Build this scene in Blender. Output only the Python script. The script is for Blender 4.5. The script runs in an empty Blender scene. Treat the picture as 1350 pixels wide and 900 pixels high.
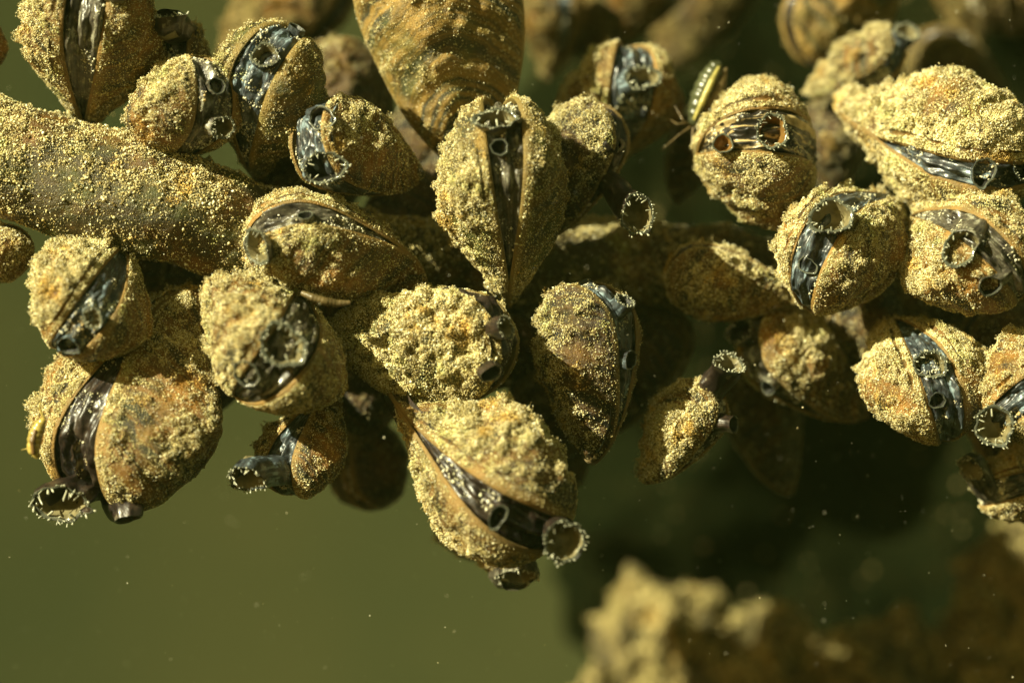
import bpy, math, random
import numpy as np
from mathutils import Matrix, Vector
R = math.radians
sc = bpy.context.scene
# One unit is one centimetre: the scene is a macro photograph taken under water.
sc.unit_settings.scale_length = 0.01

# ------------------------------------------------------------------ camera
D = 40.0
HAZE = 0.0003         # density of the murky water
cam_d = bpy.data.cameras.new('camera'); cam = bpy.data.objects.new('camera', cam_d)
sc.collection.objects.link(cam); sc.camera = cam
cam.location = (0, -D, 0); cam.rotation_euler = (R(90), 0, 0)
cam_d.sensor_width = 36; cam_d.lens = 36 * D / 13.5
cam_d.clip_start = 0.5; cam_d.clip_end = 400
cam_d.dof.use_dof = True; cam_d.dof.focus_distance = D - 0.45; cam_d.dof.aperture_fstop = 0.085

# ------------------------------------------------------------------ light
SUN_DIR = Vector((-0.70, -0.50, 0.50)).normalized()      # towards the light
world = bpy.data.worlds.new('World'); sc.world = world; world.use_nodes = True
nt = world.node_tree; nt.nodes.clear()
wo = nt.nodes.new('ShaderNodeOutputWorld'); wb = nt.nodes.new('ShaderNodeBackground')
sky = nt.nodes.new('ShaderNodeTexSky'); sky.sky_type = 'NISHITA'; sky.sun_disc = False
elev = math.asin(SUN_DIR.z); sky.sun_elevation = elev
sky.sun_rotation = math.atan2(SUN_DIR.x, SUN_DIR.y)
wt = nt.nodes.new('ShaderNodeMix'); wt.data_type = 'RGBA'; wt.blend_type = 'MULTIPLY'
wt.inputs[0].default_value = 1.0; wt.inputs[7].default_value = (1.0, 0.75, 0.22, 1)   # the water filters the daylight
nt.links.new(sky.outputs[0], wt.inputs[6]); nt.links.new(wt.outputs[2], wb.inputs[0])
wb.inputs[1].default_value = 0.05
nt.links.new(wb.outputs[0], wo.inputs[0])
sun_d = bpy.data.lights.new('sun', 'SUN'); sun = bpy.data.objects.new('sun', sun_d)
sc.collection.objects.link(sun)
sun_d.energy = 5.0; sun_d.angle = R(0.5); sun_d.color = (1.0, 0.95, 0.62)
sun.rotation_euler = SUN_DIR.to_track_quat('Z', 'Y').to_euler()
sc.view_settings.view_transform = 'Standard'; sc.view_settings.look = 'None'
sc.view_settings.exposure = 1.08; sc.view_settings.gamma = 1
sc.view_settings.use_curve_mapping = False
sc.cycles.max_bounces = 5; sc.cycles.transparent_max_bounces = 8
sc.cycles.caustics_reflective = False; sc.cycles.caustics_refractive = False
sc.cycles.use_denoising = True

# ------------------------------------------------------------------ helpers
def P(px, py, d):
    """pixel of the 1350x900 photograph at depth d (towards the camera) -> world point"""
    s = (D - d) / D / 100.0
    return np.array([(px - 675) * s, -d, (450 - py) * s])
def cam2world(v):                     # (right, up, toward camera) -> world
    v = np.asarray(v, float)
    return np.stack([v[..., 0], -v[..., 2], v[..., 1]], -1)
def to_px(p):
    k = D / (D + p[..., 1]) * 100.0
    return np.stack([675 + p[..., 0] * k, 450 - p[..., 2] * k], -1)

def _h(ix, iy, iz, seed):
    n = (ix.astype(np.int64) * 374761393 + iy.astype(np.int64) * 668265263 +
         iz.astype(np.int64) * 2147483647 + seed * 1274126177) & 0xffffffff
    n = ((n ^ (n >> 13)) * 1274126177) & 0xffffffff
    n = ((n ^ (n >> 16)) * 2246822519) & 0xffffffff
    return ((n ^ (n >> 15)) & 0xffffff) / float(0xffffff)
def vnoise(p, seed=0):
    f = np.floor(p); t = p - f; t = t * t * (3 - 2 * t); i = f.astype(np.int64)
    x, y, z = i[:, 0], i[:, 1], i[:, 2]; r = 0
    for dx in (0, 1):
        wx = t[:, 0] if dx else 1 - t[:, 0]
        for dy in (0, 1):
            wy = t[:, 1] if dy else 1 - t[:, 1]
            for dz in (0, 1):
                wz = t[:, 2] if dz else 1 - t[:, 2]
                r = r + wx * wy * wz * _h(x + dx, y + dy, z + dz, seed)
    return r * 2 - 1
def fbm(p, scale, octaves=3, seed=0, gain=0.5):
    a, r, s = 1.0, 0, scale
    for o in range(octaves):
        r = r + a * vnoise(p * s + 17.3 * o, seed + o); a *= gain; s *= 2.03
    return r

def mesh_np(name, V, F, mat, smooth=True, attrs=None):
    """V (n,3), F (m,k) with one face size"""
    V = np.ascontiguousarray(V, np.float32); F = np.ascontiguousarray(F, np.int32)
    me = bpy.data.meshes.new(name); k = F.shape[1]
    me.vertices.add(len(V)); me.vertices.foreach_set('co', V.ravel())
    me.loops.add(F.size); me.loops.foreach_set('vertex_index', F.ravel())
    me.polygons.add(len(F)); me.polygons.foreach_set('loop_start', np.arange(0, F.size, k, dtype=np.int32))
    me.update(calc_edges=True)
    me.polygons.foreach_set('use_smooth', np.full(len(F), smooth))
    if attrs:
        for an, av in attrs.items():
            a = me.attributes.new(an, 'FLOAT', 'POINT'); a.data.foreach_set('value', np.ascontiguousarray(av, np.float32))
    me.materials.append(mat); me.update()
    return me
def link(name, me, parent=None):
    o = bpy.data.objects.new(name, me); sc.collection.objects.link(o)
    if parent is not None: o.parent = parent
    return o
def empty(name, label, cat, loc, group=None):
    o = bpy.data.objects.new(name, None); sc.collection.objects.link(o)
    o.location = Vector([float(c) for c in loc]); o.empty_display_size = 0.2
    o['label'] = label; o['category'] = cat
    if group: o['group'] = group
    return o
def grid_faces(nu, nv, wrap=False):
    """rows nu, columns nv"""
    i = np.arange(nu - 1)[:, None]; j = np.arange(nv if wrap else nv - 1)[None, :]; j2 = (j + 1) % nv
    a = i * nv + j; b = i * nv + j2; c = (i + 1) * nv + j2; d = (i + 1) * nv + j
    return np.stack([a, b, c, d], -1).reshape(-1, 4)

OCT_V = np.array([[1,0,0],[-1,0,0],[0,1,0],[0,-1,0],[0,0,1],[0,0,-1]], float)
OCT_F = np.array([[0,2,4],[2,1,4],[1,3,4],[3,0,4],[2,0,5],[1,2,5],[3,1,5],[0,3,5]])
def rand_rot(n, rng):
    q = rng.normal(size=(n, 4)); q /= np.linalg.norm(q, axis=1)[:, None]
    w, x, y, z = q.T
    return np.stack([np.stack([1-2*(y*y+z*z), 2*(x*y-z*w), 2*(x*z+y*w)], -1),
                     np.stack([2*(x*y+z*w), 1-2*(x*x+z*z), 2*(y*z-x*w)], -1),
                     np.stack([2*(x*z-y*w), 2*(y*z+x*w), 1-2*(x*x+y*y)], -1)], -2)
def grains_mesh(name, pts, size, rng, mat, stretch=0.5):
    n = len(pts)
    sh = OCT_V[None] * (1 + rng.uniform(-.28, .28, (n, 6, 3)))
    sh = sh * (1 + rng.uniform(-stretch, stretch, (n, 1, 3))) * size[:, None, None]
    sh = np.einsum('nij,nkj->nki', rand_rot(n, rng), sh) + pts[:, None]
    F = OCT_F[None] + (np.arange(n) * 6)[:, None, None]
    return mesh_np(name, sh.reshape(-1, 3), F.reshape(-1, 3), mat, smooth=True)
SILT_FACING = np.array([-.60, -.34, .72])  # silt gathers most on faces turned up, left and towards the camera
def silt_density(pw, nw, dust, seed):
    up = np.clip(nw @ SILT_FACING * .95 + .40, .03, 1)
    cl = fbm(pw, 1.5, 3, seed + 3); fine = fbm(pw, 8, 2, seed + 8)
    return up, cl, fine, (.15 + .85*up) / (1 + np.exp(-6.5*(cl*.9 + fine*.75 + .5*(up - .5) + .36*dust - .56)))
def vertex_normals(V, F):
    n = np.zeros_like(V); f = np.cross(V[F[:, 2]] - V[F[:, 0]], V[F[:, 3]] - V[F[:, 1]])
    for k in range(4): np.add.at(n, F[:, k], f)
    return n / (np.linalg.norm(n, axis=1)[:, None] + 1e-12)
def sample_surface(V, F, n, rng):
    tri = np.concatenate([F[:, [0, 1, 2]], F[:, [0, 2, 3]]])
    a, b, c = V[tri[:, 0]], V[tri[:, 1]], V[tri[:, 2]]
    cr = np.cross(b - a, c - a); ar = np.linalg.norm(cr, axis=1)
    idx = rng.choice(len(tri), n, p=ar / ar.sum())
    u = rng.random((n, 2)); m = u.sum(1) > 1; u[m] = 1 - u[m]
    p = a[idx] + (b - a)[idx] * u[:, :1] + (c - a)[idx] * u[:, 1:]
    nn = cr[idx] / (ar[idx][:, None] + 1e-12)
    return p, nn

# ------------------------------------------------------------------ materials
def new_mat(name):
    m = bpy.data.materials.new(name); m.use_nodes = True; t = m.node_tree; t.nodes.clear()
    o = t.nodes.new('ShaderNodeOutputMaterial'); b = t.nodes.new('ShaderNodeBsdfPrincipled')
    t.links.new(b.outputs[0], o.inputs[0]); return m, t, b
def N(t, kind, **kw):
    n = t.nodes.new(kind)
    for k, v in kw.items():
        if k in n.inputs: n.inputs[k].default_value = v
        else: setattr(n, k, v)
    return n
def ramp(t, src, stops):
    r = t.nodes.new('ShaderNodeValToRGB'); e = r.color_ramp.elements
    while len(e) < len(stops): e.new(0.5)
    for i, (p, c) in enumerate(stops):
        e[i].position = p; e[i].color = (*c, 1) if len(c) == 3 else c
    t.links.new(src, r.inputs[0]); return r
def mixc(t, fac, a, b, mode='MIX'):
    m = t.nodes.new('ShaderNodeMix'); m.data_type = 'RGBA'; m.blend_type = mode
    for s, v in ((m.inputs[0], fac), (m.inputs[6], a), (m.inputs[7], b)):
        if hasattr(v, 'links'): t.links.new(v, s)
        else: s.default_value = v if not isinstance(v, tuple) else (*v, 1)
    return m.outputs[2]
def g3(v): return (v, v, v)

def shell_material(name, dark, ochre, silt, silt_amt, bands=0.5, green=0.3):
    m, t, b = new_mat(name)
    tc = N(t, 'ShaderNodeTexCoord'); ob = tc.outputs['Object']
    gr = N(t, 'ShaderNodeAttribute', attribute_name='growth')
    # growth lines: one dimensional noise along the growth distance
    nz = N(t, 'ShaderNodeTexNoise', noise_dimensions='1D', Scale=16.0, Detail=4.0, Roughness=.7)
    wn = N(t, 'ShaderNodeTexNoise', Scale=1.6, Detail=3.0); t.links.new(ob, wn.inputs['Vector'])
    ad = N(t, 'ShaderNodeMath', operation='MULTIPLY_ADD'); t.links.new(wn.outputs[0], ad.inputs[0]); ad.inputs[1].default_value = .09
    t.links.new(gr.outputs['Fac'], ad.inputs[2]); t.links.new(ad.outputs[0], nz.inputs['W'])
    band = ramp(t, nz.outputs[0], [(.42, g3(0)), (.58, g3(1))])
    pn = N(t, 'ShaderNodeTexNoise', Scale=1.3, Detail=5.0, Roughness=.6); t.links.new(ob, pn.inputs['Vector'])
    patch = ramp(t, pn.outputs[0], [(.52, g3(0)), (.70, g3(1))])
    c1 = mixc(t, band.outputs[0], dark, tuple(x * (1 - bands) + y * bands for x, y in zip(dark, ochre)))
    c1 = mixc(t, patch.outputs[0], c1, ochre)
    gn = N(t, 'ShaderNodeTexNoise', Scale=1.9, Detail=4.0); gm = N(t, 'ShaderNodeMapping', Location=(7, 3, 1))
    t.links.new(ob, gm.inputs[0]); t.links.new(gm.outputs[0], gn.inputs['Vector'])
    gp = ramp(t, gn.outputs[0], [(.52, g3(0)), (.72, g3(green))])
    c2 = mixc(t, gp.outputs[0], c1, (.10, .12, .025))
    # fine silt film: granular
    s1 = N(t, 'ShaderNodeTexNoise', Scale=2.4, Detail=3.0); t.links.new(ob, s1.inputs['Vector'])
    s2 = N(t, 'ShaderNodeTexNoise', Scale=42.0, Detail=3.0, Roughness=.8); t.links.new(ob, s2.inputs['Vector'])
    sm = N(t, 'ShaderNodeMath', operation='MULTIPLY_ADD'); t.links.new(s1.outputs[0], sm.inputs[0]); sm.inputs[1].default_value = .8
    t.links.new(s2.outputs[0], sm.inputs[2])
    sa = N(t, 'ShaderNodeAttribute', attribute_name='silt'); sm2 = N(t, 'ShaderNodeMath', operation='MULTIPLY_ADD')
    t.links.new(sa.outputs['Fac'], sm2.inputs[0]); sm2.inputs[1].default_value = .50; t.links.new(sm.outputs[0], sm2.inputs[2]); sm = sm2
    sf = ramp(t, sm.outputs[0], [(1.30 - silt_amt * .26, g3(0)), (1.37 - silt_amt * .26, g3(1))])
    s3 = N(t, 'ShaderNodeTexNoise', Scale=55.0, Detail=2.0); t.links.new(ob, s3.inputs['Vector'])
    sc_ = ramp(t, s3.outputs[0], [(.3, tuple(x * .45 for x in silt)), (.7, silt)])
    c3 = mixc(t, sf.outputs[0], c2, sc_.outputs[0])
    ea = N(t, 'ShaderNodeAttribute', attribute_name='edge'); em = N(t, 'ShaderNodeMath', operation='MULTIPLY'); em.inputs[1].default_value = .5
    t.links.new(ea.outputs['Fac'], em.inputs[0]); c3 = mixc(t, em.outputs[0], c3, tuple(.5*x + .5*y for x, y in zip(ochre, (.50, .38, .15))))
    t.links.new(c3, b.inputs['Base Color'])
    rr = ramp(t, sf.outputs[0], [(0, g3(.42)), (1, g3(.9))]); t.links.new(rr.outputs[0], b.inputs['Roughness'])
    b.inputs['Specular IOR Level'].default_value = .4
    # bump: growth ridges and grit
    bs = N(t, 'ShaderNodeMath', operation='MULTIPLY_ADD'); t.links.new(sf.outputs[0], bs.inputs[0]); bs.inputs[1].default_value = .5
    t.links.new(s3.outputs[0], bs.inputs[2])
    b1 = N(t, 'ShaderNodeBump', Strength=.8, Distance=.03); t.links.new(bs.outputs[0], b1.inputs['Height'])
    b2 = N(t, 'ShaderNodeBump', Strength=.5, Distance=.035); t.links.new(nz.outputs[0], b2.inputs['Height'])
    t.links.new(b1.outputs[0], b2.inputs['Normal']); t.links.new(b2.outputs[0], b.inputs['Normal'])
    return m
SILT = (.52, .41, .15)
M_shell = shell_material('shell_ochre', (.028, .023, .009), (.30, .14, .02), SILT, .2)
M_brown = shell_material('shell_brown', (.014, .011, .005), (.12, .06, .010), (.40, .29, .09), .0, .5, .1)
M_band = shell_material('shell_banded', (.040, .038, .018), (.36, .22, .05), (.45, .35, .12), .5, .85, .5)
M_green = shell_material('shell_green', (.028, .030, .010), (.24, .14, .02), SILT, .15, .4, .9)

def grain_material(name, stops, rough=.95):
    m, t, b = new_mat(name)
    g = N(t, 'ShaderNodeNewGeometry')
    r = ramp(t, g.outputs['Random Per Island'], stops)
    tc = N(t, 'ShaderNodeTexCoord'); n1 = N(t, 'ShaderNodeTexNoise', Scale=1.7, Detail=4.0, Roughness=.65); t.links.new(tc.outputs['Object'], n1.inputs['Vector'])
    p1 = ramp(t, n1.outputs[0], [(.30, (.86, .97, .72)), (.42, (1, 1, .95)), (.58, (1, 1, 1)), (.66, (1.0, .80, .46)), (.76, (.80, .56, .28))])
    cc = mixc(t, 1.0, r.outputs[0], p1.outputs[0], 'MULTIPLY')
    t.links.new(cc, b.inputs['Base Color']); b.inputs['Roughness'].default_value = rough
    b.inputs['Specular IOR Level'].default_value = .12 if rough > .5 else .5
    return m
M_grain = grain_material('silt_grains', [(0, (.12, .085, .03)), (.2, (.34, .26, .10)), (.5, (.62, .52, .24)), (.85, (.86, .78, .46)), (1, (.96, .94, .76))])
M_grain_far = grain_material('dimmed_silt_grains', [(0, (.07, .05, .02)), (.5, (.24, .18, .07)), (1, (.42, .34, .15))])  # darker copy of the silt grains, dimness of distance put into the colour
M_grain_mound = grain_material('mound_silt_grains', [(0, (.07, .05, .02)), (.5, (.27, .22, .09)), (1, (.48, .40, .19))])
M_speck = grain_material('pale_specks', [(0, (.5, .45, .28)), (1, (.85, .82, .65))], .3)

def flesh_material(name, dark, mid, light, thr=.5, stripe=0.0, rough=.40):
    m, t, b = new_mat(name)
    tc = N(t, 'ShaderNodeTexCoord'); ob = tc.outputs['Object']
    at = N(t, 'ShaderNodeAttribute', attribute_name='across')
    # streaks that run along the flesh: noise stretched over the 'across' coordinate
    n0 = N(t, 'ShaderNodeTexNoise', Scale=2.2, Detail=2.0); t.links.new(ob, n0.inputs['Vector'])
    cb = N(t, 'ShaderNodeCombineXYZ'); t.links.new(at.outputs['Fac'], cb.inputs[0]); 
    ml = N(t, 'ShaderNodeMath', operation='MULTIPLY', ); t.links.new(n0.outputs[0], ml.inputs[0]); ml.inputs[1].default_value = 2.2
    t.links.new(ml.outputs[0], cb.inputs[1])
    n1 = N(t, 'ShaderNodeTexNoise', Scale=3.0 - 1.2*stripe, Detail=4.0 - 2*stripe, Roughness=.6); t.links.new(cb.outputs[0], n1.inputs['Vector'])
    n2 = N(t, 'ShaderNodeTexNoise', Scale=5.0, Detail=4.0, Roughness=.6); t.links.new(ob, n2.inputs['Vector'])
    mm = N(t, 'ShaderNodeMix'); mm.inputs[0].default_value = .55 - .3 * stripe
    t.links.new(n1.outputs[0], mm.inputs[2]); t.links.new(n2.outputs[0], mm.inputs[3])
    r = ramp(t, mm.outputs[0], [(thr - .08, dark), (thr, mid), (thr + .04, mid), (thr + .09, light)])
    t.links.new(r.outputs[0], b.inputs['Base Color'])
    b.inputs['Roughness'].default_value = rough
    b.inputs['Coat Weight'].default_value = .25; b.inputs['Coat Roughness'].default_value = .18
    b.inputs['Subsurface Weight'].default_value = .2; b.inputs['Subsurface Radius'].default_value = (.10, .07, .05)
    bp = N(t, 'ShaderNodeBump', Strength=.3, Distance=.04); t.links.new(mm.outputs[0], bp.inputs['Height'])
    b3 = N(t, 'ShaderNodeTexNoise', Scale=38.0, Detail=2.0); t.links.new(ob, b3.inputs['Vector'])
    bp2 = N(t, 'ShaderNodeBump', Strength=.25, Distance=.02); t.links.new(b3.outputs[0], bp2.inputs['Height'])
    t.links.new(bp.outputs[0], bp2.inputs['Normal']); t.links.new(bp2.outputs[0], b.inputs['Normal'])
    return m
F_brown = flesh_material('flesh_brown', (.012, .007, .005), (.035, .022, .014), (.22, .20, .14), .55)
F_blue = flesh_material('flesh_blue', (.010, .009, .010), (.045, .055, .060), (.22, .29, .33), .50)
F_grey = flesh_material('flesh_grey', (.012, .009, .007), (.075, .065, .045), (.27, .26, .19), .50)
F_stripe = flesh_material('flesh_striped', (.006, .005, .004), (.02, .015, .01), (.50, .38, .18), .47, 1.0)
def plain(name, col, rough=.4, alpha=1.0, coat=0, trans=0):
    m, t, b = new_mat(name)
    tc = N(t, 'ShaderNodeTexCoord')
    n = N(t, 'ShaderNodeTexNoise', Scale=9.0, Detail=3.0); t.links.new(tc.outputs['Object'], n.inputs['Vector'])
    r = ramp(t, n.outputs[0], [(.3, tuple(c * .6 for c in col)), (.7, tuple(min(1, c * 1.25) for c in col))])
    t.links.new(r.outputs[0], b.inputs['Base Color'])
    b.inputs['Specular IOR Level'].default_value = 0 if rough >= .95 else .5
    b.inputs['Roughness'].default_value = rough; b.inputs['Alpha'].default_value = alpha
    b.inputs['Coat Weight'].default_value = coat; b.inputs['Coat Roughness'].default_value = .1
    return m
M_papilla = plain('papilla_pale', (.50, .50, .36), .3, .85, .5)
M_bore = plain('bore_dark', (.010, .009, .006), .5)
M_bore_olive = plain('bore_olive', (.20, .17, .085), .4)
M_bore_orange = plain('bore_orange', (.24, .13, .035), .35, 1, .5)
M_lip = plain('lip_translucent', (.17, .18, .13), .2, .55, 1.0)

# ------------------------------------------------------------------ mussel
CP = np.array([(0,0),(.05,.075),(.14,.14),(.3,.2),(.5,.23),(.7,.24),(.86,.2),(.96,.09),(1.0,-.05),(.95,-.2),
               (.82,-.31),(.62,-.36),(.42,-.31),(.22,-.2),(.07,-.085)], float)
def closed_curve(cp, n):
    m = len(cp); out = []
    for i in range(m):
        p0, p1, p2, p3 = cp[i-1], cp[i], cp[(i+1) % m], cp[(i+2) % m]
        t = np.linspace(0, 1, 24, endpoint=False)[:, None]
        out.append(.5*((2*p1)+(-p0+p2)*t+(2*p0-5*p1+4*p2-p3)*t**2+(-p0+3*p1-3*p2+p3)*t**3))
    c = np.concatenate(out); c = np.concatenate([c, c[:1]])
    s = np.concatenate([[0], np.cumsum(np.linalg.norm(np.diff(c, axis=0), axis=1))]); s /= s[-1]
    u = np.linspace(0, 1, n, endpoint=False)
    return np.stack([np.interp(u, s, c[:, 0]), np.interp(u, s, c[:, 1])], -1)
CEN = np.array([.52, -.04])
def frame(g, tau, psi):
    g, tau, psi = R(g), R(tau), R(psi)
    g2 = np.array([math.cos(g), math.sin(g), 0]); T = np.array([0, 0, 1.])
    A = math.cos(tau)*g2 + math.sin(tau)*T; B = -math.sin(tau)*g2 + math.cos(tau)*T
    def rot(v):
        return v*math.cos(psi) + np.cross(g2, v)*math.sin(psi) + g2*np.dot(g2, v)*(1-math.cos(psi))
    A, B = rot(A), rot(B); Nn = np.cross(B, A)
    return np.stack([cam2world(A), cam2world(Nn), cam2world(B)], 1)   # columns: local x, y, z
def gape_fn(t, G, t0, t1, tp):
    u = np.clip((t - t0) / (t1 - t0), 0, 1); up = (tp - t0) / (t1 - t0)
    k = math.log(.5) / math.log(up)
    return G * np.sin(np.pi * u ** k) ** .95
def core(O, H, r, W, q, wx):
    """keeled wedge: the valve rises from its margin to a ridge that runs from the umbo backwards"""
    cx = .48 + .31*np.tanh((O[:, 0] - .48)/.33); C = np.stack([cx, np.full(len(O), .035*H)], -1)
    rr = r[:, None]; P2 = C[None] + rr[..., None] * (O - C)[None]
    ridge = W * (1 - 1.25*np.abs(cx - (.56 + .1*wx))**1.35 * np.where(cx < .56 + .1*wx, 1.9 + wx, 1.2 - wx)) 
    f = KEEL*(1 - rr**1.15) + (1 - KEEL)*(1 - rr**2.5)**q
    return P2, ridge[None] * f, C
KEEL = .42
def valve_surface(side, W, H, G, t0, t1, tp, q, seed, nr, ntt, rough=1.0, wx=0, ridges=.006):
    O = closed_curve(CP * np.array([1, H]), ntt); t = np.arange(ntt) / ntt
    g = gape_fn(t, G, t0, t1, tp)
    a = np.linspace(0, 1, nr); r = np.sin(a * np.pi / 2) ** .9; rr = r[:, None]
    P2, cap, C = core(O, H, r, W, q, wx)
    growth = np.sqrt(P2[..., 0]**2 + (P2[..., 1] / .62)**2) * .8
    y = cap + g[None] * rr ** 2.5
    X = np.stack([P2[..., 0], y, P2[..., 1]], -1).reshape(-1, 3)
    gro = growth.reshape(-1)
    edge = np.repeat(1 - r ** 8, ntt)
    dsp = .020 * fbm(X, 3.2, 3, seed) * (.3 + .7*edge) + .012 * fbm(X, 13, 2, seed+5) * edge * rough + .007 * fbm(X, 34, 1, seed+6) * edge
    dsp += ridges * np.sin(gro * 62 + 2.5 * vnoise(X * 3, seed+9)) * edge * np.clip(gro*1.4, 0, 1)
    Nr = np.stack([(X[:, 0]-.5)*.4, np.full(len(X), .5), X[:, 2]*.8], -1); Nr /= np.linalg.norm(Nr, axis=1)[:, None]
    X = X + Nr * dsp[:, None]
    # lip and inner surface
    rings = []
    outer = X.reshape(nr, ntt, 3)
    def ring(rv, yy): 
        p = C + rv * (O - C); return np.stack([p[:, 0], yy, p[:, 1]], -1)
    rings.append(ring(.993, g - .012)); rings.append(ring(.97, g*.96 - .012))
    _, ci, _ = core(O, H, np.array([.92, .80]), W, q, wx)
    rings.append(ring(.92, g*.78 + ci[0]*.62 - .004)); rings.append(ring(.80, g*.5 + ci[1]*.66 - .008))
    allv = np.concatenate([outer, np.stack(rings)], 0)
    gro2 = np.concatenate([gro, np.tile(np.sqrt(O[:, 0]**2 + (O[:, 1]/.62)**2)*.8, len(rings))])
    V = allv.reshape(-1, 3).copy(); V[:, 1] *= side
    F = grid_faces(nr + len(rings), ntt, True)
    if side > 0: F = F[:, ::-1]
    return V, F, gro2, (nr - 1) * ntt
def mantle_surface(G, H, t0, t1, tp, seed, bulge, n=240, m=54, W=.3):
    ntt = 720; O = closed_curve(CP * np.array([1, H]), ntt); C = CEN * np.array([1, H])
    ti = np.linspace(t0 - .02, t1 + .02, n); idx = (ti * ntt)
    ox = np.interp(idx, np.arange(ntt), O[:, 0]); oz = np.interp(idx, np.arange(ntt), O[:, 1]); o = np.stack([ox, oz], -1)
    g = gape_fn(ti, G, t0, t1, tp); v = np.linspace(-1, 1, m)
    gg = g[:, None] / max(G, 1e-4)
    prof = .925 + bulge * gg * (1 - v[None]**2) + .026 * gg * np.cos(v[None] * 3.4 * np.pi)
    y = v[None] * (g[:, None] * .96 + .02 + .03*(np.abs(v[None]) > .99))
    p2 = C + prof[..., None] * (o[:, None] - C)
    X = np.stack([p2[..., 0], y, p2[..., 1]], -1).reshape(-1, 3)
    dd = (.034 * fbm(X * np.array([1, 2.2, 1]), 7, 3, seed) + .010 * (1 - 2*np.abs(fbm(X * np.array([1, 1.8, 1]), 11, 2, seed + 4)))) * np.repeat(gg.ravel(), m) * np.tile(1 - v**4, n)
    dirn = np.repeat((o - C) / np.linalg.norm(o - C, axis=1)[:, None], m, axis=0)
    X[:, 0] += dirn[:, 0] * dd; X[:, 2] += dirn[:, 1] * dd
    F = grid_faces(n, m)
    return X, F, np.tile(v, n)
def mantle_point(t, H, rf=.94):
    O = closed_curve(CP * np.array([1, H]), 720); C = CEN * np.array([1, H]); o = O[int(t * 720) % 720]
    p = C + rf * (o - C); d = (o - C) / np.linalg.norm(o - C)
    return np.array([p[0], 0, p[1]]), np.array([d[0], 0, d[1]])

def fit(bbox, d, Fm, H, Wg, wx, q, Gm):
    """size, half width and centre so that the shell fills the measured box"""
    x0, y0, x1, y1 = bbox; L = 2.3; W = Wg; c = P((x0+x1)/2, (y0+y1)/2, d)
    O = closed_curve(CP * np.array([1, H]), 60); C = CEN * np.array([1, H])
    tw, th = x1 - x0, y1 - y0
    def box(L, W, c):
        V = []
        for r in (0, .2, .4, .6, .8, .93, 1.0):
            p, y, _ = core(O, H, np.array([r]), W, q, wx); p = p[0]; y = y[0] + (Gm*.8 if r == 1. else Gm*r**2.5*.6)*(p[:, 0] > .2)
            for s in (-1, 1): V.append(np.stack([p[:, 0], s*y, p[:, 1]], -1))
        V = np.concatenate(V) * L - np.array([.52, 0, -.04*H]) * L
        uv = to_px(V @ Fm.T + c); return uv.min(0), uv.max(0)
    best = None
    for W in np.linspace(Wg - .08, Wg + .16, 17):
        lo, hi = box(2.3, W, c); w, h = hi - lo
        L = 2.3 * math.sqrt(tw * th / (w * h)); err = abs(math.log((w/h) / (tw/th))) + .8*abs(W - Wg)
        if best is None or err < best[0]: best = (err, L, W)
    _, L, W = best
    for _ in range(3):
        lo, hi = box(L, W, c); m = (lo + hi) / 2; k = (D - d) / D / 100
        c = c + np.array([((x0+x1)/2 - m[0])*k, 0, -((y0+y1)/2 - m[1])*k])
    return L, W, c, best[0]

def tube_mesh(base, bdir, tip, face, r0, r1, seed, flare=1.2, n=40, rings=26, squash=1.0):
    """hollow flaring tube from base to tip: returns outer wall + inner wall"""
    dist = np.linalg.norm(tip - base) + 1e-6
    s = np.linspace(0, 1, rings)[:, None]
    h00, h10, h01, h11 = 2*s**3-3*s**2+1, s**3-2*s**2+s, -2*s**3+3*s**2, s**3-s**2
    m0 = bdir * dist * .9; m1 = face * dist * .9
    Cc = h00*base + h10*m0 + h01*tip + h11*m1
    Tn = np.gradient(Cc, axis=0); Tn /= np.linalg.norm(Tn, axis=1)[:, None] + 1e-9; Tn[-1] = face
    up = np.array([0.01, .02, 1.0]); U = []
    u = np.cross(Tn[-1], up); u /= np.linalg.norm(u)
    for k in range(rings - 1, -1, -1):
        u = u - Tn[k]*np.dot(u, Tn[k]); u /= np.linalg.norm(u); U.append(u.copy())
    U = np.array(U[::-1]); Vv = np.cross(Tn, U)
    ang = np.linspace(0, 2*np.pi, n, endpoint=False)
    sl = s[:, 0]
    rad = r0*(1-sl)**1.0 + r1*.86*sl; rad = np.where(sl > .75, rad + (r1*1.0*flare/1.2 - r1*.86)*((sl-.75)/.25)**1.5, rad)
    wob = 1 + .08*np.sin(ang*2 + seed*1.3) + .05*np.sin(ang*3 + seed) + .035*np.sin(ang*7 + seed*2.1)
    P3 = Cc[:, None] + (np.cos(ang)*wob)[None, :, None]*U[:, None]*rad[:, None, None] + (np.sin(ang)*wob*squash)[None, :, None]*Vv[:, None]*rad[:, None, None]
    X = P3.reshape(-1, 3); dn = .06 * fbm(X, 5, 3, seed) 
    X = X + (X - np.repeat(Cc, n, axis=0)) * dn[:, None] * 2.5
    outer = X.reshape(rings, n, 3)
    # rim and inner wall
    rim_c = Cc[-1]
    inner = []
    for q, dep in ((.93, -.02*1), (.84, .05), (.76, .25), (.66, .6), (.5, .95), (.02, 1.05)):
        inner.append(rim_c + (outer[-1] - rim_c)*q - face*dep*r1*1.1)
    return outer, np.stack(inner), ang, face

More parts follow.
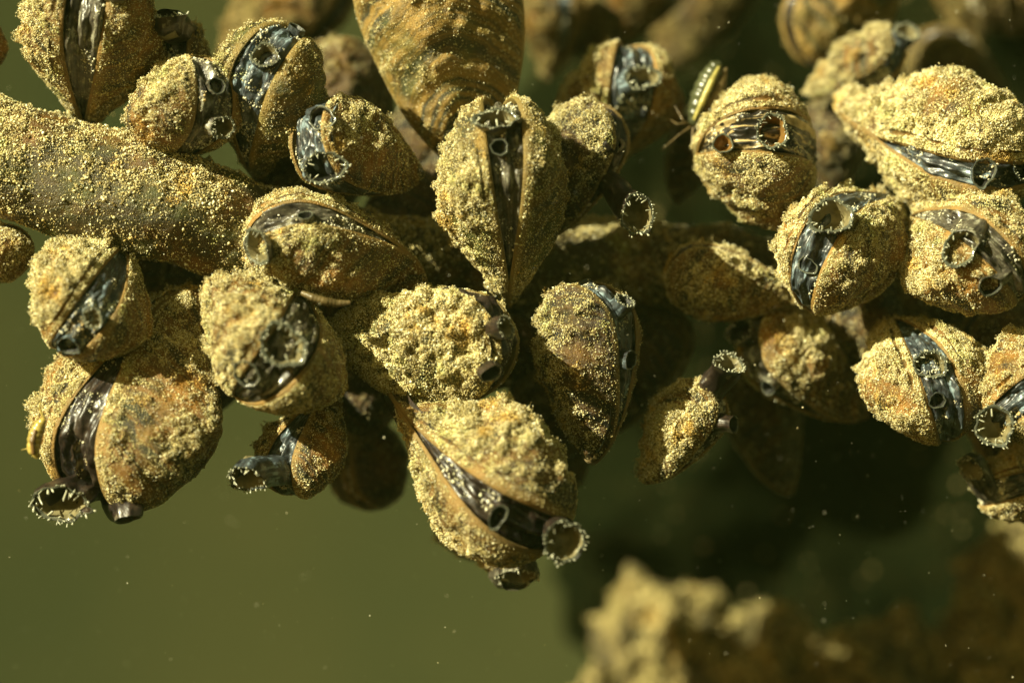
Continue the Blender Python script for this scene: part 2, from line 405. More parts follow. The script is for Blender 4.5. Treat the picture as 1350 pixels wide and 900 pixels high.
def sphere_cone(base, tip, r, n=5):
    """small tapered finger"""
    ax = tip - base; L = np.linalg.norm(ax) + 1e-9; ax = ax / L
    u = np.cross(ax, [.3, .5, .8]); u /= np.linalg.norm(u); v = np.cross(ax, u)
    a = np.linspace(0, 2*np.pi, n, endpoint=False); V = []
    for f, q in ((0, .7), (.4, .85), (.8, 1.0), (1.0, .3)):
        V.append(base + ax*L*f + (np.cos(a)[:, None]*u + np.sin(a)[:, None]*v)*r*q)
    return np.concatenate(V), grid_faces(4, n, True)
def joinq(parts):
    Vs, Fs, k = [], [], 0
    for V, F in parts: Vs.append(V); Fs.append(F + k); k += len(V)
    return np.concatenate(Vs), np.concatenate(Fs)

def build_siphon(root, Fm, loc, L, H, spec, flesh, seed, d):
    kind, t, px, py, dd, face, r = spec[:7]; opt = spec[7] if len(spec) > 7 else {}
    off = np.array([.52, 0, -.04*H]); best = None
    for tt in np.linspace(.26, .60, 35):           # the point of the mantle edge nearest to where the siphon is seen
        bl, bd = mantle_point(tt, H, .93); w = Fm @ ((bl - off) * L) + loc; q_ = to_px(w)
        e = np.hypot(*(q_ - np.array([px, py]))) + 60*abs(tt - t)
        if best is None or e < best[0]: best = (e, bl, bd, w)
    _, bl, bd, w = best
    base = (bl - .06*bd - off) * L; bdir = bd
    lift = opt.get('lift', .10 + r * .55)
    tipw = P(px, py, -w[1] + lift); tip = (tipw - loc) @ Fm; f = cam2world(face); f = f / np.linalg.norm(f); face_l = f @ Fm
    rng = np.random.default_rng(seed + int(px))
    dist = np.linalg.norm(tip - base)
    if dist > 1.4: base = tip + (base - tip) / dist * 1.4
    r0 = opt.get('r0', min(r * 1.1, .2 * L * .6))
    outer, inner, ang, _ = tube_mesh(base, bdir, tip, face_l, r0, r, seed, flare=opt.get('flare', 1.2), squash=opt.get('squash', .85))
    n = outer.shape[1]; nr_ = outer.shape[0]
    X = outer.reshape(-1, 3); ac = np.tile(np.abs(((ang / np.pi) % 2) - 1) * 3, nr_)
    print('   siphon', kind, px, py, 'dist %.2f' % dist)
    name = 'inhalant_siphon' if kind == 'in' else 'exhalant_siphon'
    w = link(name, mesh_np(name, X, grid_faces(nr_, n, True), flesh, True, {'across': ac}), root)
    inn = np.concatenate([outer[-1:], inner]).reshape(-1, 3)
    lipn = 3
    V = inn[:lipn*n]; link('rim', mesh_np('rim', V, grid_faces(lipn, n, True), M_lip), w)
    V = inn[(lipn-1)*n:]; link('bore', mesh_np('bore', V, grid_faces(len(V)//n, n, True), opt.get('bore', M_bore_olive if kind == 'in' else M_bore)), w)
    if kind == 'in':
        parts = []; C0 = outer[-1].mean(0)
        for row, (q, ln, outw, cnt) in enumerate(((1.0, .09, .5, 30), (.92, .13, -.1, 24), (.82, .20, -.8, 18))):
            for k in range(cnt):
                if rng.random() < .22: continue
                a = (k + rng.uniform(-.6, .6)) / cnt * n; i = int(a) % n; p = outer[-1][i]; rd = (p - C0); rl = np.linalg.norm(rd); rd = rd / rl
                b = C0 + rd*rl*q - face_l*(0 if row == 0 else .03*r)
                dv = face_l*(1 - abs(outw)*.6) + rd*outw + rng.normal(size=3)*.4; dv /= np.linalg.norm(dv)
                ll = ln * r * rng.uniform(.3, 1.9); rr_ = r * rng.uniform(.016, .055)
                parts.append(sphere_cone(b, b + dv*ll, rr_))
        V, F = joinq(parts)
        pm = mesh_np('papillae', V, F, M_papilla); po = link('papillae', pm, w); po['kind'] = 'stuff'
    else:
        parts = []
    return w

ALL = []
LIGHT_N = np.array(SUN_DIR)
def mussel(label, bbox, d, g, tau, psi, G=.085, tp=.41, t0=.05, t1=.66, H=1.0, W=.27, q=.62, dust=1.0,
           shell=None, flesh=None, siphons=(), seed=1, res=1.0, bulge=.03, grain=1.0, wx=.2, gmat=None, ridges=.006, group='mussels clustered on the silty branch'):
    shell = shell or M_shell; flesh = flesh or F_brown
    Fm = frame(g, tau, psi); L, W, c, err = fit(bbox, d, Fm, H, W, wx, q, G)
    print('MUSSEL', label[:34], 'L %.2f W %.2f err %.2f' % (L, W, err))
    root = empty('mussel', label, 'mussel', c, group)
    root.rotation_mode = 'QUATERNION'; root.rotation_quaternion = Matrix(Fm.tolist()).to_quaternion()
    rng = np.random.default_rng(seed); off = np.array([.52, 0, -.04*H])
    ntt = int(300*res); nr = int(110*res)
    for side in (1, -1):
        V, F, gro, nv = valve_surface(side, W, H, G, t0, t1, tp, q, seed*7 + side, nr, ntt, wx=wx, ridges=ridges)
        V = (V - off) * L; nF = (nr - 1) * ntt
        vn = vertex_normals(V, F); vn *= 1.0 if vn[nr*ntt//3, 1]*side > 0 else -1.0
        _, _, vf, sd_ = silt_density(V @ Fm.T + c, vn @ Fm.T, dust, seed)
        rad_ = np.clip(np.arange(len(V)) // ntt / (nr - 1), 0, 1); rad_ = np.sin(rad_*np.pi/2)**.9
        edge = np.clip((rad_ - .955) / .035, 0, 1); sd_ = sd_ * (1 - .85*edge)
        sd_[nr*ntt:] = 0; V = V + vn * (sd_ * (.022 + .03*np.clip(vf, 0, 1)) * (1 - edge))[:, None] * (rad_ < .99)[:, None]
        vo = link('valve', mesh_np('valve', V, F, shell, True, {'growth': gro + seed*.37, 'silt': sd_, 'edge': edge}), root)
        # silt and crumbs on the outer face
        n0 = int(115000 * res * min(max(dust, .35), 1.1) * (L/2.3)**2)
        p, nn = sample_surface(V, F[:nF], n0, rng)
        nn = nn * np.sign(nn[:, 1:2] * side + 1e-9)
        nw = nn @ Fm.T; pw = p @ Fm.T + c
        up, cl, fk, dens = silt_density(pw, nw, dust, seed)
        pin = 1 - .9*np.clip((np.abs(p[:, 1]) < .012*L), 0, 1)
        keep = (rng.random(n0) < (dens*.95 + .06) * pin) & (nw[:, 1] < .45)
        p, nn, fk, dk = p[keep], nn[keep], fk[keep], dens[keep]
        u_ = rng.random(len(p)); sz = (.0034 + .0046*rng.random(len(p)) + .009*u_**14) * grain
        lift = sz * .5 + np.clip(fk + .15, 0, 1) * dk * .10 * rng.random(len(p))**2
        p = p + nn * lift[:, None]
        sd = link('sediment', grains_mesh('sediment', p, sz, rng, gmat or M_grain), vo); sd['kind'] = 'stuff'
    if G > 0:
        V, F, ac = mantle_surface(G, H, t0, t1, tp, seed, bulge)
        V = (V - off) * L
        mo = link('mantle', mesh_np('mantle', V, F, flesh, True, {'across': ac*3}), root)
        p, nn = sample_surface(V, F, 2600, rng)
        pw = p @ Fm.T + c; k = fbm(pw, 4, 2, seed) > .22; p = p[k]
        sd = link('specks', grains_mesh('specks', p, .005 + .02*rng.random(len(p))**4, rng, M_speck), mo); sd['kind'] = 'stuff'
    for i, s in enumerate(siphons):
        build_siphon(root, Fm, c, L, H, s, flesh, seed + i*31, d)
    return root

# ------------------------------------------------------------------ setting
def structure(o): o['kind'] = 'structure'; return o
# murky open water closing the view far behind
m, t, b = new_mat('murky_water')
tc = N(t, 'ShaderNodeTexCoord'); n1 = N(t, 'ShaderNodeTexNoise', Scale=.11, Detail=3.0); t.links.new(tc.outputs['Object'], n1.inputs['Vector'])
r1 = ramp(t, n1.outputs[0], [(.3, (.032, .043, .018)), (.7, (.054, .057, .022))]); t.links.new(r1.outputs[0], b.inputs['Base Color'])
b.inputs['Roughness'].default_value = 1; b.inputs['Specular IOR Level'].default_value = 0
u = np.linspace(-1, 1, 60); vv = np.linspace(-1, 1, 40)
uu, v2 = np.meshgrid(u, vv)
Vw = np.stack([uu*70, 34 - 26*uu**2*1.0 - 6*v2**2, v2*50], -1).reshape(-1, 3)
structure(link('water', mesh_np('water', Vw, grid_faces(40, 60)[:, ::-1], m)))

def lumpy(name, c, rad, seed, mat, amp=.25, freq=.6, n=120, grains=0, gs=.03, gmat=None, ridges=.006, parent=None):
    th = np.linspace(0, np.pi, n); ph = np.linspace(0, 2*np.pi, 2*n, endpoint=False)
    T, Ph = np.meshgrid(th, ph, indexing='ij')
    X = np.stack([np.sin(T)*np.cos(Ph), np.sin(T)*np.sin(Ph), np.cos(T)], -1).reshape(-1, 3)
    Y = X * np.array(rad); Y = Y + X * (amp*fbm(Y + c, freq, 4, seed))[:, None]*min(rad)
    F = grid_faces(n, 2*n, True)
    o = link(name, mesh_np(name, Y, F, mat, True, {'growth': Y[:, 2]*.2}), parent)
    o.location = [float(q) for q in c] 
    if grains:
        rng = np.random.default_rng(seed); p, nn = sample_surface(Y, F, grains, rng)
        nn = nn * np.sign((nn * p).sum(1))[:, None]
        up = np.clip(nn @ np.array([-.35, -.45, .82])*.8 + .4, 0.03, 1)
        dn = np.clip(.45 + 1.3*fbm(p, 1.6, 4, seed+3), 0, 1)*up
        k = (rng.random(len(p)) < dn) & (nn[:, 1] < .3)
        p, nn = p[k], nn[k]
        s = gs*(.6 + rng.random(len(p))**2*1.3)
        g_ = link('sediment', grains_mesh('sediment', p + nn*(s*.3)[:, None], s, rng, gmat or M_grain), o); g_['kind'] = 'stuff'
    return o
M_reef = shell_material('reef_painted_shade', (.005, .007, .0025), (.012, .012, .004), (.03, .03, .010), .0, .3, .0)  # near-black base colour stands in for the shadow over the reef
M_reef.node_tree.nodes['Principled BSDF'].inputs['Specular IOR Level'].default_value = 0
M_mound = shell_material('mound_silt', (.06, .050, .02), (.22, .15, .045), (.40, .32, .13), 1.3, .3, .3)

def limb(name, pts, rads, seed, mat, dens, n=96, per=70, amp=.09, label=None, cat=None):
    pts = np.array(pts); s = np.linspace(0, len(pts)-1, per*(len(pts)-1)+1)
    k = np.arange(len(pts)); C = np.zeros((len(s), 3))
    ext = np.concatenate([2*pts[:1]-pts[1:2], pts, 2*pts[-1:]-pts[-2:-1]])
    i = np.minimum(s.astype(int), len(pts)-2); tt = (s - i)[:, None]
    p0, p1, p2, p3 = ext[i], ext[i+1], ext[i+2], ext[i+3]
    C = .5*((2*p1)+(-p0+p2)*tt+(2*p0-5*p1+4*p2-p3)*tt**2+(-p0+3*p1-3*p2+p3)*tt**3)
    r = np.interp(s, k, rads); Tn = np.gradient(C, axis=0); Tn /= np.linalg.norm(Tn, axis=1)[:, None]
    U = np.cross(Tn, [0, 0, 1.]); U /= np.linalg.norm(U, axis=1)[:, None]; Vv = np.cross(U, Tn)
    a = np.linspace(0, 2*np.pi, n, endpoint=False)
    dirs = np.cos(a)[None, :, None]*U[:, None] + np.sin(a)[None, :, None]*Vv[:, None]
    X = (C[:, None] + dirs*r[:, None, None]).reshape(-1, 3); dr = dirs.reshape(-1, 3)
    X = X + dr*(amp*fbm(X, 1.3, 5, seed))[:, None]
    F = grid_faces(len(s), n, True)
    _, _, _, sv = silt_density(X, dr, .75, seed)
    o = link(name, mesh_np(name, X, F, mat, True, {'growth': X[:, 2]*.3, 'silt': sv}))
    if label: o['label'] = label; o['category'] = cat
    rng = np.random.default_rng(seed); p, nn = sample_surface(X, F, dens, rng)
    ii = np.argmin(((p[:, None, :1] - C[None, ::20, :1])**2).sum(-1), 1)*20
    nn = nn * np.sign((nn*(p - C[np.minimum(ii, len(C)-1)])).sum(1))[:, None]
    up = np.clip(nn @ np.array([-.35, -.45, .82])*.7 + .45, .1, 1)
    _, cl, fine, dn = silt_density(p, nn, .85, seed)
    kk = (rng.random(len(p)) < dn*.9 + .05) & (nn[:, 1] < .3)
    p, nn, fine, dn = p[kk], nn[kk], fine[kk], dn[kk]
    sz = .0042 + .0058*rng.random(len(p)) + .015*rng.random(len(p))**14
    p = p + nn*(sz*.4 + np.clip(fine + .1, 0, 1)*.07*dn*rng.random(len(p)))[:, None]
    g_ = link('sediment', grains_mesh('sediment', p, sz, rng, M_grain), o); g_['kind'] = 'stuff'
    return o
M_branch = shell_material('branch_bark', (.045, .038, .014), (.22, .10, .02), (.44, .34, .12), .15, .12, .5)
limb('branch', [P(-160, 150, -.3), P(0, 212, -.1), P(190, 265, 0), P(330, 305, -.25), P(500, 340, -1.3), P(720, 350, -2.0), P(900, 352, -2.3), P(1100, 390, -2.6), P(1480, 420, -3)],
     [.72, .74, .80, .66, .60, .60, .58, .6, .6], 5, M_branch, 620000,
     label='thick silt-covered branch running behind the mussels, bare at the upper left', cat='branch')

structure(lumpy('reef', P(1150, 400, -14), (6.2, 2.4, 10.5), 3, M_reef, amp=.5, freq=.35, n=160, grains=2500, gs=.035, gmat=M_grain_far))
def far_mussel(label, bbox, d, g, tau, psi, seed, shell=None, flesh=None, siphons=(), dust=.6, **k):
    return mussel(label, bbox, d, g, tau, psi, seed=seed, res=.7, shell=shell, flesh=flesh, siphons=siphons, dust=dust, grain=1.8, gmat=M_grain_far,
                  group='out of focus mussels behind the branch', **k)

# ------------------------------------------------------------------ the mussels
exec_list = []
mussel('large upright mussel at the upper left standing on the branch, dark gape widening upward', (18,-70,220,168), -.2, 80, 50, 0, G=.105, W=.3, seed=11, dust=0.9, flesh=F_grey,
       siphons=[('in', .42, 150, -25, .5, (.1,.9,.6), .26)])
mussel('small dark mussel behind the upright one, its crowned siphon poking up into open water', (200,28,282,190), -.6, 92, 30, -10, G=.13, seed=12, shell=M_brown, dust=.5,
       siphons=[('in', .43, 218, 22, .2, (-.1,1,.15), .27, {'r0': .25, 'lift': .6})], flesh=F_brown)
mussel('pale gritty mussel resting on top of the branch, its dark gape on the right side', (163,75,330,216), .1, 92, 68, 38, G=0.15, bulge=.08, seed=13, dust=1.05, flesh=F_grey, q=.6,
       siphons=[('ex', .50, 287, 113, .75, (.45,.3,1), .12), ('in', .42, 293, 168, .75, (.5,-.1,1), .17)])
mussel('mussel with a shiny bluish gape and round siphon, brown right valve, below a pointed tip', (276,30,434,235), -.1, 62, 48, -18, G=0.14, bulge=.08, seed=14, flesh=F_blue, shell=M_green, dust=0.5,
       siphons=[('in', .43, 350, 72, .75, (-.1,.35,1), .2), ('ex', .50, 392, 36, .3, (.5,1,.4), .11)])
mussel('cone-shaped brown mussel whose pale blue siphons open on its left side', (385,122,557,260), .1, 96, 75, -44, G=0.16, bulge=.10, seed=15, flesh=F_blue, dust=0.55,
       siphons=[('in', .40, 428, 220, .8, (-.15,-.2,1), .27, {'bore': M_bore, 'r0': .26, 'lift': .35}), ('ex', .49, 424, 156, .7, (-.3,.3,1), .19, {'lift': .3})])
mussel('mussel lying sideways across the branch end, its siphons pointing left', (322,258,564,406), .25, 187, 38, 38, G=.085, seed=16, dust=0.75, flesh=F_grey, t1=.6,
       siphons=[('in', .45, 338, 326, .5, (-1,-.15,1.2), .22, {'lift': .65, 'r0': .2}), ('ex', .36, 402, 283, .5, (-.1,.9,.6), .11)])
mussel('tall banded mussel with orange growth bands and a closed shell at the top centre', (484,-150,672,268), -.9, 106, 4, -88, G=.0, seed=17, shell=M_band, ridges=.012, dust=-1.3, W=.24)
mussel('egg-shaped mussel in the centre, narrow dark gape with a black round hole near its top', (573,128,757,405), .1, 94, 38, 4, G=.09, tp=.45, seed=18, shell=M_green, dust=0.85, flesh=F_grey,
       siphons=[('ex', .38, 659, 194, .85, (0,.1,1), .125, {'bore': M_bore, 'lift': .2}), ('in', .44, 655, 156, .55, (0,.6,.8), .28, {'squash': .6, 'lift': .3})])
mussel('brown mussel directly behind the central egg-shaped one, long siphons bending off its right side', (698,122,822,325), -.7, 84, 25, 62, G=.10, seed=19, shell=M_brown, dust=0.45,
       siphons=[('in', .38, 840, 284, .1, (.2,-.25,1), .29, {'r0': .16, 'lift': .9}), ('ex', .46, 806, 190, .3, (.8,.6,.3), .16)])
mussel('blurry mussel with dark blotched flesh below the top centre gap', (735,55,905,215), -2.3, 85, 55, 8, G=.16, seed=20, dust=0.7, flesh=F_blue,
       siphons=[('in', .44, 846, 102, .8, (.15,.5,.9), .24)])
mussel('mussel with black and tan striped flesh and two orange-brown siphon holes', (915,105,1078,306), -1.2, 182, 76, 17, G=0.13, bulge=.10, seed=21, flesh=F_stripe, shell=M_shell, dust=0.7,
       siphons=[('in', .40, 1018, 173, .8, (0,.15,1), .23, {'bore': M_bore_orange, 'squash': 1.0, 'lift': .3}), ('ex', .5, 953, 190, .6, (-.1,.1,1), .14, {'bore': M_bore_orange, 'lift': .4})])
mussel('large pale mussel near the right edge, thickly gritted, two dark siphon holes in its gape', (1100,93,1380,292), -1.0, -6, 44, 24, G=.062, t0=.16, seed=22, dust=1.15, flesh=F_blue, grain=1.2,
       siphons=[('ex', .37, 1296, 227, .7, (.2,-.1,1), .19, {'bore': M_bore}), ('in', .43, 1348, 218, .6, (.6,0,.8), .2, {'bore': M_bore})])
mussel('blurry ochre mussel with a pale siphon, above the large pale mussel', (1070,30,1185,140), -2.6, 45, 30, 38, G=.10, seed=23, dust=.9, flesh=F_blue,
       siphons=[('in', .43, 1195, 42, .3, (.2,.7,.7), .2)])
mussel('mussel with a pale ring siphon at its top left, bluish flesh below it', (1030,248,1202,424), -.6, 244, 66, 28, G=0.1, bulge=.09, W=.32, seed=24, flesh=F_blue, dust=0.95,
       siphons=[('in', .40, 1096, 284, .8, (-.1,.3,1), .28, {'r0': .24, 'bore': M_bore_olive, 'lift': .5}), ('ex', .5, 1064, 350, .6, (-.4,-.2,1), .13)])
mussel('mussel at the right edge whose squarish grey siphon is dusted with grit', (1192,250,1362,422), -.2, -47, 68, -10, G=0.09, bulge=.09, W=.36, seed=25, flesh=F_grey, dust=0.95,
       siphons=[('in', .40, 1266, 326, .85, (-.1,.2,1), .27, {'r0': .24}), ('ex', .49, 1306, 377, .75, (.3,-.4,1), .16)])
mussel('mussel with crusty left valve, smooth dark right valve and beaded ring siphon between', (1128,415,1306,590), -.4, -74, 60, -6, G=0.11, bulge=.07, W=.33, seed=26, flesh=F_blue, dust=1.05,
       siphons=[('in', .41, 1226, 480, .85, (0,.1,1), .21), ('ex', .49, 1236, 528, .7, (.1,-.3,1), .11)])
mussel('yellow mussel cut by the right edge, with a round white-fringed siphon', (1300,425,1440,600), .1, 215, 45, 10, G=.11, seed=27, flesh=F_blue,
       siphons=[('in', .42, 1312, 562, .8, (-.1,-.1,1), .28, {'r0': .22, 'lift': .5})])
mussel('blurry mussel with a grey nub of siphon under the white-fringed one', (1285,590,1420,690), -1.1, 195, 35, 10, G=.11, seed=28, flesh=F_grey,
       siphons=[('in', .42, 1280, 618, .2, (-.7,-.5,.6), .22)])
mussel('round yellow mussel in the shade with a grey siphon on its upper left', (985,395,1138,565), -1.6, 118, 32, -56, G=.11, seed=29, flesh=F_grey, dust=0.8,
       siphons=[('in', .43, 975, 436, .5, (-.6,.35,.75), .2, {'bore': M_bore}), ('ex', .37, 1012, 512, .4, (-.8,-.5,.5), .14)])
mussel('small oval mussel hanging alone in the dark, dim purple-brown siphons to its right', (848,488,952,648), -.4, 72, 22, 62, G=.12, seed=30, dust=0.95,
       siphons=[('in', .40, 962, 478, .5, (.4,.8,.5), .26, {'r0': .24}), ('ex', .36, 968, 560, .3, (.9,0,.6), .14)])
mussel('dark mussel whose long gape has a golden lip and a blue siphon on top', (690,380,846,604), .0, 97, 8, 54, G=.12, seed=31, dust=0.3, shell=M_brown, flesh=F_blue,
       siphons=[('ex', .36, 832, 474, .6, (.7,0,.8), .13), ('in', .44, 824, 396, .5, (.4,.9,.5), .17, {'bore': M_bore})])
mussel('heavily gritted mussel in the middle, tiny siphon poking from its right edge', (440,368,664,556), .3, -84, 84, -72, G=.15, bulge=.06, seed=32, dust=1.1, shell=M_green, grain=1.2,
       siphons=[('in', .42, 666, 431, .6, (.8,.1,.6), .17, {'lift': .75}), ('ex', .49, 648, 492, .5, (.5,-.6,.7), .15, {'lift': .6})])
mussel('large wedge-shaped mussel at the bottom centre, dark gape slanting down to a clear ring siphon', (503,492,764,738), .5, -35, 33, 16, G=.095, tp=.45, t1=.6, W=.31, wx=.8, seed=33, dust=0.8, shell=M_shell,
       siphons=[('in', .44, 744, 714, .55, (.3,-.25,1), .29, {'r0': .26, 'lift': .75}), ('ex', .37, 656, 682, .75, (0,-.2,1), .16, {'squash': .7, 'lift': .3})])
mussel('half-hidden mussel under the wedge-shaped one, pale siphon fringe hanging down', (605,665,725,750), -1.2, -82, 25, 0, G=.13, seed=34, dust=.9, flesh=F_grey,
       siphons=[('in', .42, 684, 760, .3, (.05,-.9,.5), .3, {'r0': .24, 'lift': .5})])
mussel('blocky pale mussel left of centre, end on, grey-green flesh in a slanting gape', (268,368,459,546), .7, 231, 74, -16, G=0.14, bulge=.07, W=.35, seed=35, dust=1.15, flesh=F_grey,
       siphons=[('in', .41, 372, 455, .85, (.05,.1,1), .31, {'squash': .9, 'r0': .27}), ('ex', .49, 326, 493, .75, (-.3,-.4,1), .2, {'r0': .19})])
mussel('smaller pale mussel at the left under the branch, drop-like siphon at its lower left', (42,316,203,478), .6, 233, 62, -14, G=0.12, bulge=.07, W=.33, seed=36, dust=1.2, flesh=F_blue,
       siphons=[('in', .41, 122, 420, .8, (0,.1,1), .15), ('ex', .49, 90, 457, .7, (-.4,-.7,.7), .16)])
mussel('largest mussel at the lower left, bulging right valve and two siphons hanging into open water', (36,385,296,664), .1, 255, 24, 32, G=.13, tp=.45, W=.3, seed=37, dust=0.75,
       siphons=[('in', .40, 80, 664, .7, (-.25,-.45,.8), .42, {'r0': .22, 'squash': .62}), ('ex', .47, 168, 684, .5, (.15,-1,.3), .2, {'r0': .34, 'lift': .9})])
mussel('small shaded mussel under the blocky one, blue striped siphon spreading downward', (318,535,477,640), .0, 262, 38, 32, G=0.14, seed=38, dust=0.7, flesh=F_blue, shell=M_shell,
       siphons=[('in', .41, 326, 632, .5, (-.2,-.85,.7), .28, {'r0': .22, 'lift': .5})])
mussel('brown mussel cut by the left edge just under the branch', (-75,298,48,374), -.2, 5, 20, -70, G=.05, seed=39, dust=.6)
mussel('sliver of a mussel cut by the left edge above the branch', (-110,18,18,135), -.6, 95, 20, 20, G=.06, seed=40, dust=.8)
mussel('low gritty mussel lying flat on the shaded branch, left of the round yellow one', (870,325,1050,422), -1.0, 178, 15, 70, G=.05, seed=41, dust=1.0)  # added to carry bright grit where the branch lies in shadow
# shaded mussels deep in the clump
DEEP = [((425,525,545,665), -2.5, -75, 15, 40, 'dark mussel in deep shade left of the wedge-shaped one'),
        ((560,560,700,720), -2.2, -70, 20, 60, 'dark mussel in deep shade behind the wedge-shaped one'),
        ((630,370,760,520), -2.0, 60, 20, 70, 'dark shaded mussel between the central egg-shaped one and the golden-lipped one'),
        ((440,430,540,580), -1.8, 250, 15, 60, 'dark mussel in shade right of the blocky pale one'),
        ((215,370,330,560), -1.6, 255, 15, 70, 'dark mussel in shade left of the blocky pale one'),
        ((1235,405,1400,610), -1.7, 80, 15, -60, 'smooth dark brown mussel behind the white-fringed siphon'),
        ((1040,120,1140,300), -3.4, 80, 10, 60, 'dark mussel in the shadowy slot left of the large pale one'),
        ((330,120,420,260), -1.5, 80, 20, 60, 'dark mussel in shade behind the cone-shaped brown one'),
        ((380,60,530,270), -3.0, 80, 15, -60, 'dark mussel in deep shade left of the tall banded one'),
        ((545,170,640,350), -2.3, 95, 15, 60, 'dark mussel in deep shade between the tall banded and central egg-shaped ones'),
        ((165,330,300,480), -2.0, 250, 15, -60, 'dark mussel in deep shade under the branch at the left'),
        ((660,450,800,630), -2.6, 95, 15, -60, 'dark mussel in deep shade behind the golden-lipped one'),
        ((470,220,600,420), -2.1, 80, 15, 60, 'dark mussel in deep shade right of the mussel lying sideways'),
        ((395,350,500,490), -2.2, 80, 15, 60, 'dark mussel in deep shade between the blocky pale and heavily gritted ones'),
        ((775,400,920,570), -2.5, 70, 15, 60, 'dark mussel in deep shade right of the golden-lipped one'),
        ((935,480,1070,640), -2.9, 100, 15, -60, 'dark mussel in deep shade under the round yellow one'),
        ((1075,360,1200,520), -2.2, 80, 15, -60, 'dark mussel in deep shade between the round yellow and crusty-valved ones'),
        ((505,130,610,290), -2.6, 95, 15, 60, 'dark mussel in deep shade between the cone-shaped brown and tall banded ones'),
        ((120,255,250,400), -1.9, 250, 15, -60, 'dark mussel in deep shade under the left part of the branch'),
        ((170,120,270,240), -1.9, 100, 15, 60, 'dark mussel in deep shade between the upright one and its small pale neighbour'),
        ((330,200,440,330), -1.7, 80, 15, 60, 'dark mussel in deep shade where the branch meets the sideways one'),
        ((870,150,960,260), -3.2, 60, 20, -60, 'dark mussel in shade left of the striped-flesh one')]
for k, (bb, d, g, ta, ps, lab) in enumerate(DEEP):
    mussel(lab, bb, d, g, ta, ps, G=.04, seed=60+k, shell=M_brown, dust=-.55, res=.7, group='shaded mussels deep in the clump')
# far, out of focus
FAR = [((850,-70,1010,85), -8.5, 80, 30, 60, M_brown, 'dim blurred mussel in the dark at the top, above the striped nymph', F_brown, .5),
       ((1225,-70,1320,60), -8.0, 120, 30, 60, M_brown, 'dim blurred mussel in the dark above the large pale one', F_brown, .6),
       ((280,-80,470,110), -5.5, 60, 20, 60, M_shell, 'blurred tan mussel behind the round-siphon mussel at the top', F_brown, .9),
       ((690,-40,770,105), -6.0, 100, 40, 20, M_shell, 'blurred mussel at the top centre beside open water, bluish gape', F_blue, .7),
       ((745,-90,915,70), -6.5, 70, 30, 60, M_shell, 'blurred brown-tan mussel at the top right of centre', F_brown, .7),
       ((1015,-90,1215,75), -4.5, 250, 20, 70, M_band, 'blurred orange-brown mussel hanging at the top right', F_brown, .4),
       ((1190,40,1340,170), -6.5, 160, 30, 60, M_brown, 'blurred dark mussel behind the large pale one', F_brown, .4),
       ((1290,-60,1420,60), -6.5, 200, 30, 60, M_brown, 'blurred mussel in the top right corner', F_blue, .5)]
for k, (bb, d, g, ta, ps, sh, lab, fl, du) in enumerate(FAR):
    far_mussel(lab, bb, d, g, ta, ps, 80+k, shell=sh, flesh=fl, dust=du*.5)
MOUND = [((770,762,965,1040), -9.6, 'blurred pale silty boulder at the bottom, left of its neighbours', 1.0),
         ((900,800,1100,1060), -9.4, 'blurred mottled boulder at the bottom centre right', .8),
         ((1050,830,1260,1060), -9.0, 'low dark blurred boulder at the bottom edge', .3),
         ((1240,690,1480,1060), -9.2, 'blurred yellow boulder at the lower right edge', .7)]
for k, (bb, d, lab, du) in enumerate(MOUND):
    c = P((bb[0]+bb[2])/2, (bb[1]+bb[3])/2, d); kx = (D-d)/D/200
    o = lumpy('boulder', c, ((bb[2]-bb[0])*kx, .9, (bb[3]-bb[1])*kx), 90+k, M_mound, amp=.42, freq=1.9, n=140, grains=int(60000*du), gs=.034, gmat=M_grain_mound)
    o['label'] = lab; o['category'] = 'boulder'; o['group'] = 'silty boulders below the clump'

# ------------------------------------------------------------------ small animals
def seg_body(pts, rads, n=16, ridge=0.0, segs=12, per=14):
    pts = np.array(pts); m = len(pts); s = np.linspace(0, m-1, per*(m-1)+1)
    C = np.stack([np.interp(s, np.arange(m), pts[:, k]) for k in range(3)], -1); r = np.interp(s, np.arange(m), rads)
    r = r * (1 - ridge * np.abs(np.cos(np.linspace(0, np.pi*segs, len(s))))**4)
    Tn = np.gradient(C, axis=0); Tn /= np.linalg.norm(Tn, axis=1)[:, None]; U = np.cross(Tn, [0, 1., .01]); U /= np.linalg.norm(U, axis=1)[:, None]; Vv = np.cross(Tn, U)
    a = np.linspace(0, 2*np.pi, n, endpoint=False)
    X = C[:, None] + (np.cos(a)[None, :, None]*U[:, None] + np.sin(a)[None, :, None]*Vv[:, None])*r[:, None, None]
    return X.reshape(-1, 3), grid_faces(len(s), n, True)
def animal(name, label, cat, body, legs, mats, stripe=None, extra=()):
    base = body[0][0]; root = empty(name, label, cat, base); rel = lambda ps: [np.array(p) - base for p in ps]
    link('body', mesh_np('body', *seg_body(rel(body[0]), body[1], ridge=.10, segs=body[2]), mats[0]), root)
    for l in legs: link('leg', mesh_np('leg', *seg_body(rel(l), np.linspace(.018, .005, len(l)), n=8), mats[1]), root)
    for nm, ps, rs, mt in extra: link(nm, mesh_np(nm, *seg_body(rel(ps), rs, n=10, ridge=.15, segs=14), mt), root)
    return root
M_ny = plain('nymph_grey', (.07, .075, .035), .3, 1, .5); M_ny_y = plain('nymph_yellow', (.44, .38, .10), .45, 1, .3)
M_ny_o = plain('nymph_amber', (.12, .08, .025), .6, 1, .1); M_grub = plain('grub_brown', (.13, .09, .03), .5, .9, .2); M_amph = plain('amphipod_yellow', (.42, .32, .08), .3, 1, .5); M_amph_b = plain('amphipod_band', (.16, .09, .03), .4)
zd = -1.3
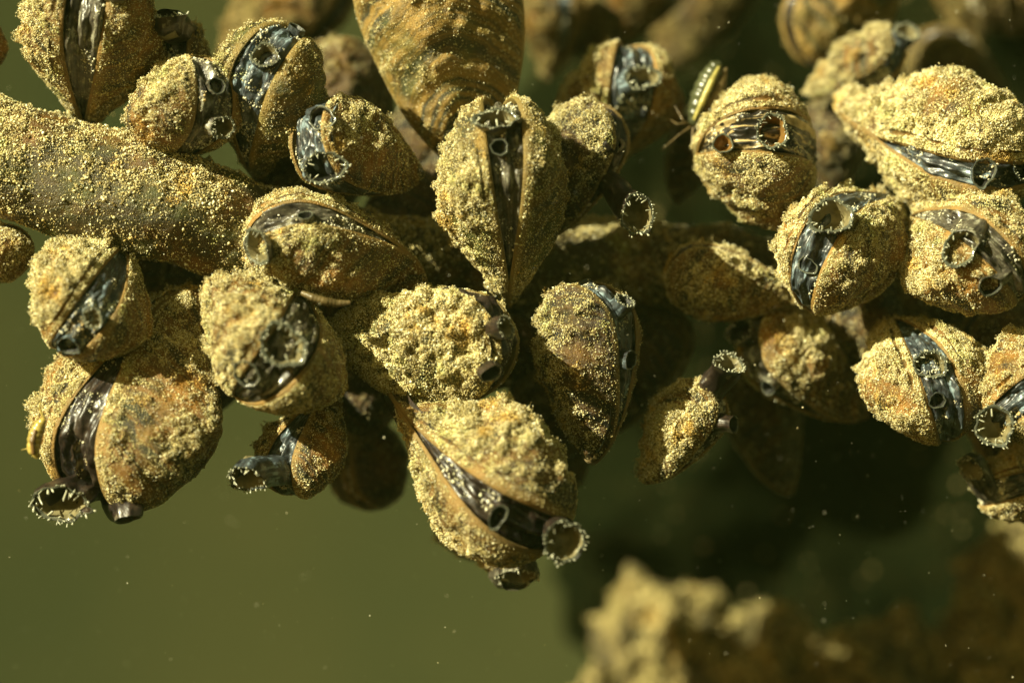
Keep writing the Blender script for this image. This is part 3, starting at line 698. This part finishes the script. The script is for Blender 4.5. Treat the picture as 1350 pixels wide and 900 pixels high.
animal('striped_nymph', 'slim insect nymph with a bright yellow stripe clinging beside the striped-flesh mussel', 'insect nymph',
       ([P(912,166,zd), P(918,150,zd), P(926,128,zd), P(936,104,zd), P(944,88,zd), P(950,82,zd)], [.05, .13, .17, .16, .11, .02], 9),
       [[P(910,165,zd+.1), P(900,158,zd+.2), P(890,140,zd+.1)], [P(910,168,zd+.1), P(895,178,zd+.2), P(872,198,zd)],
        [P(914,168,zd+.1), P(912,195,zd+.2), P(920,225,zd)], [P(918,166,zd+.15), P(925,182,zd+.2), P(916,200,zd)], [P(905,162,zd+.1), P(893,164,zd+.15), P(884,158,zd)]],
       (M_ny, M_ny_o), extra=[('stripe', [P(915,158,zd+.15), P(926,134,zd+.2), P(938,108,zd+.19), P(948,88,zd+.1)], [.02, .045, .045, .02], M_ny_y),
              ('wing_case', [P(924,158,zd), P(936,138,zd+.05), P(948,112,zd+.05), P(958,90,zd)], [.05, .12, .11, .02], M_ny_o)])
za = 1.25
animal('amphipod', 'tiny yellow amphipod with a banded back on the lower left mussel edge', 'amphipod',
       ([P(58,552,za), P(52,562,za), P(46,576,za), P(44,592,za), P(50,604,za)], [.04, .085, .10, .09, .03], 8),
       [[P(48,575,za), P(40,590,za), P(28,593,za)], [P(54,560,za), P(44,556,za), P(34,563,za)], [P(58,552,za), P(52,538,za), P(54,528,za)]],
       (M_amph, M_amph), extra=[('back_band', [P(47,566,za+.07), P(43,582,za+.08), P(44,598,za+.06)], [.03, .045, .03], M_amph_b)])
zl = 1.15
animal('bead_larva', 'small beaded brown larva lying above the blocky pale mussel', 'larva',
       ([P(398,386,zl), P(412,392,zl+.05), P(428,397,zl+.05), P(444,400,zl), P(462,399,zl)], [.035, .052, .055, .052, .03], 14),
       [], (M_grub, M_grub))

# ------------------------------------------------------------------ drifting particles
rng = np.random.default_rng(77); n = 1300
px = rng.uniform(-40, 1390, n); py = rng.uniform(-40, 940, n); dd = rng.uniform(-6, 3.0, n)
pp = np.array([P(a, b_, c_) for a, b_, c_ in zip(px, py, dd)])
sz = .0035 + .010*rng.random(n)**6
o = link('drifting_particles', grains_mesh('drifting_particles', pp, sz, rng, M_speck)); o['kind'] = 'stuff'
o['label'] = 'tiny pale particles drifting in the water in front of and behind the mussels'; o['category'] = 'particles'

# ------------------------------------------------------------------ haze: the murk of the water itself
hm = bpy.data.materials.new('water_murk'); hm.use_nodes = True; ht = hm.node_tree; ht.nodes.clear()
ho = ht.nodes.new('ShaderNodeOutputMaterial'); hv = ht.nodes.new('ShaderNodeVolumePrincipled')
hv.inputs['Color'].default_value = (.42, .60, .20, 1); hv.inputs['Density'].default_value = HAZE
ht.links.new(hv.outputs[0], ho.inputs['Volume'])
x0, x1, y0, y1, z0, z1 = -24, 24, -44, 1.8+4, -14, 9
Vh = np.array([[x, y, z] for x in (-20, 20) for y in (-42, 19) for z in (-16, 13)], float)
Fh = np.array([[0,1,3,2],[4,6,7,5],[0,4,5,1],[2,3,7,6],[0,2,6,4],[1,5,7,3]])
hz = link('haze', mesh_np('haze', Vh, Fh, hm, False)); hz['kind'] = 'stuff'
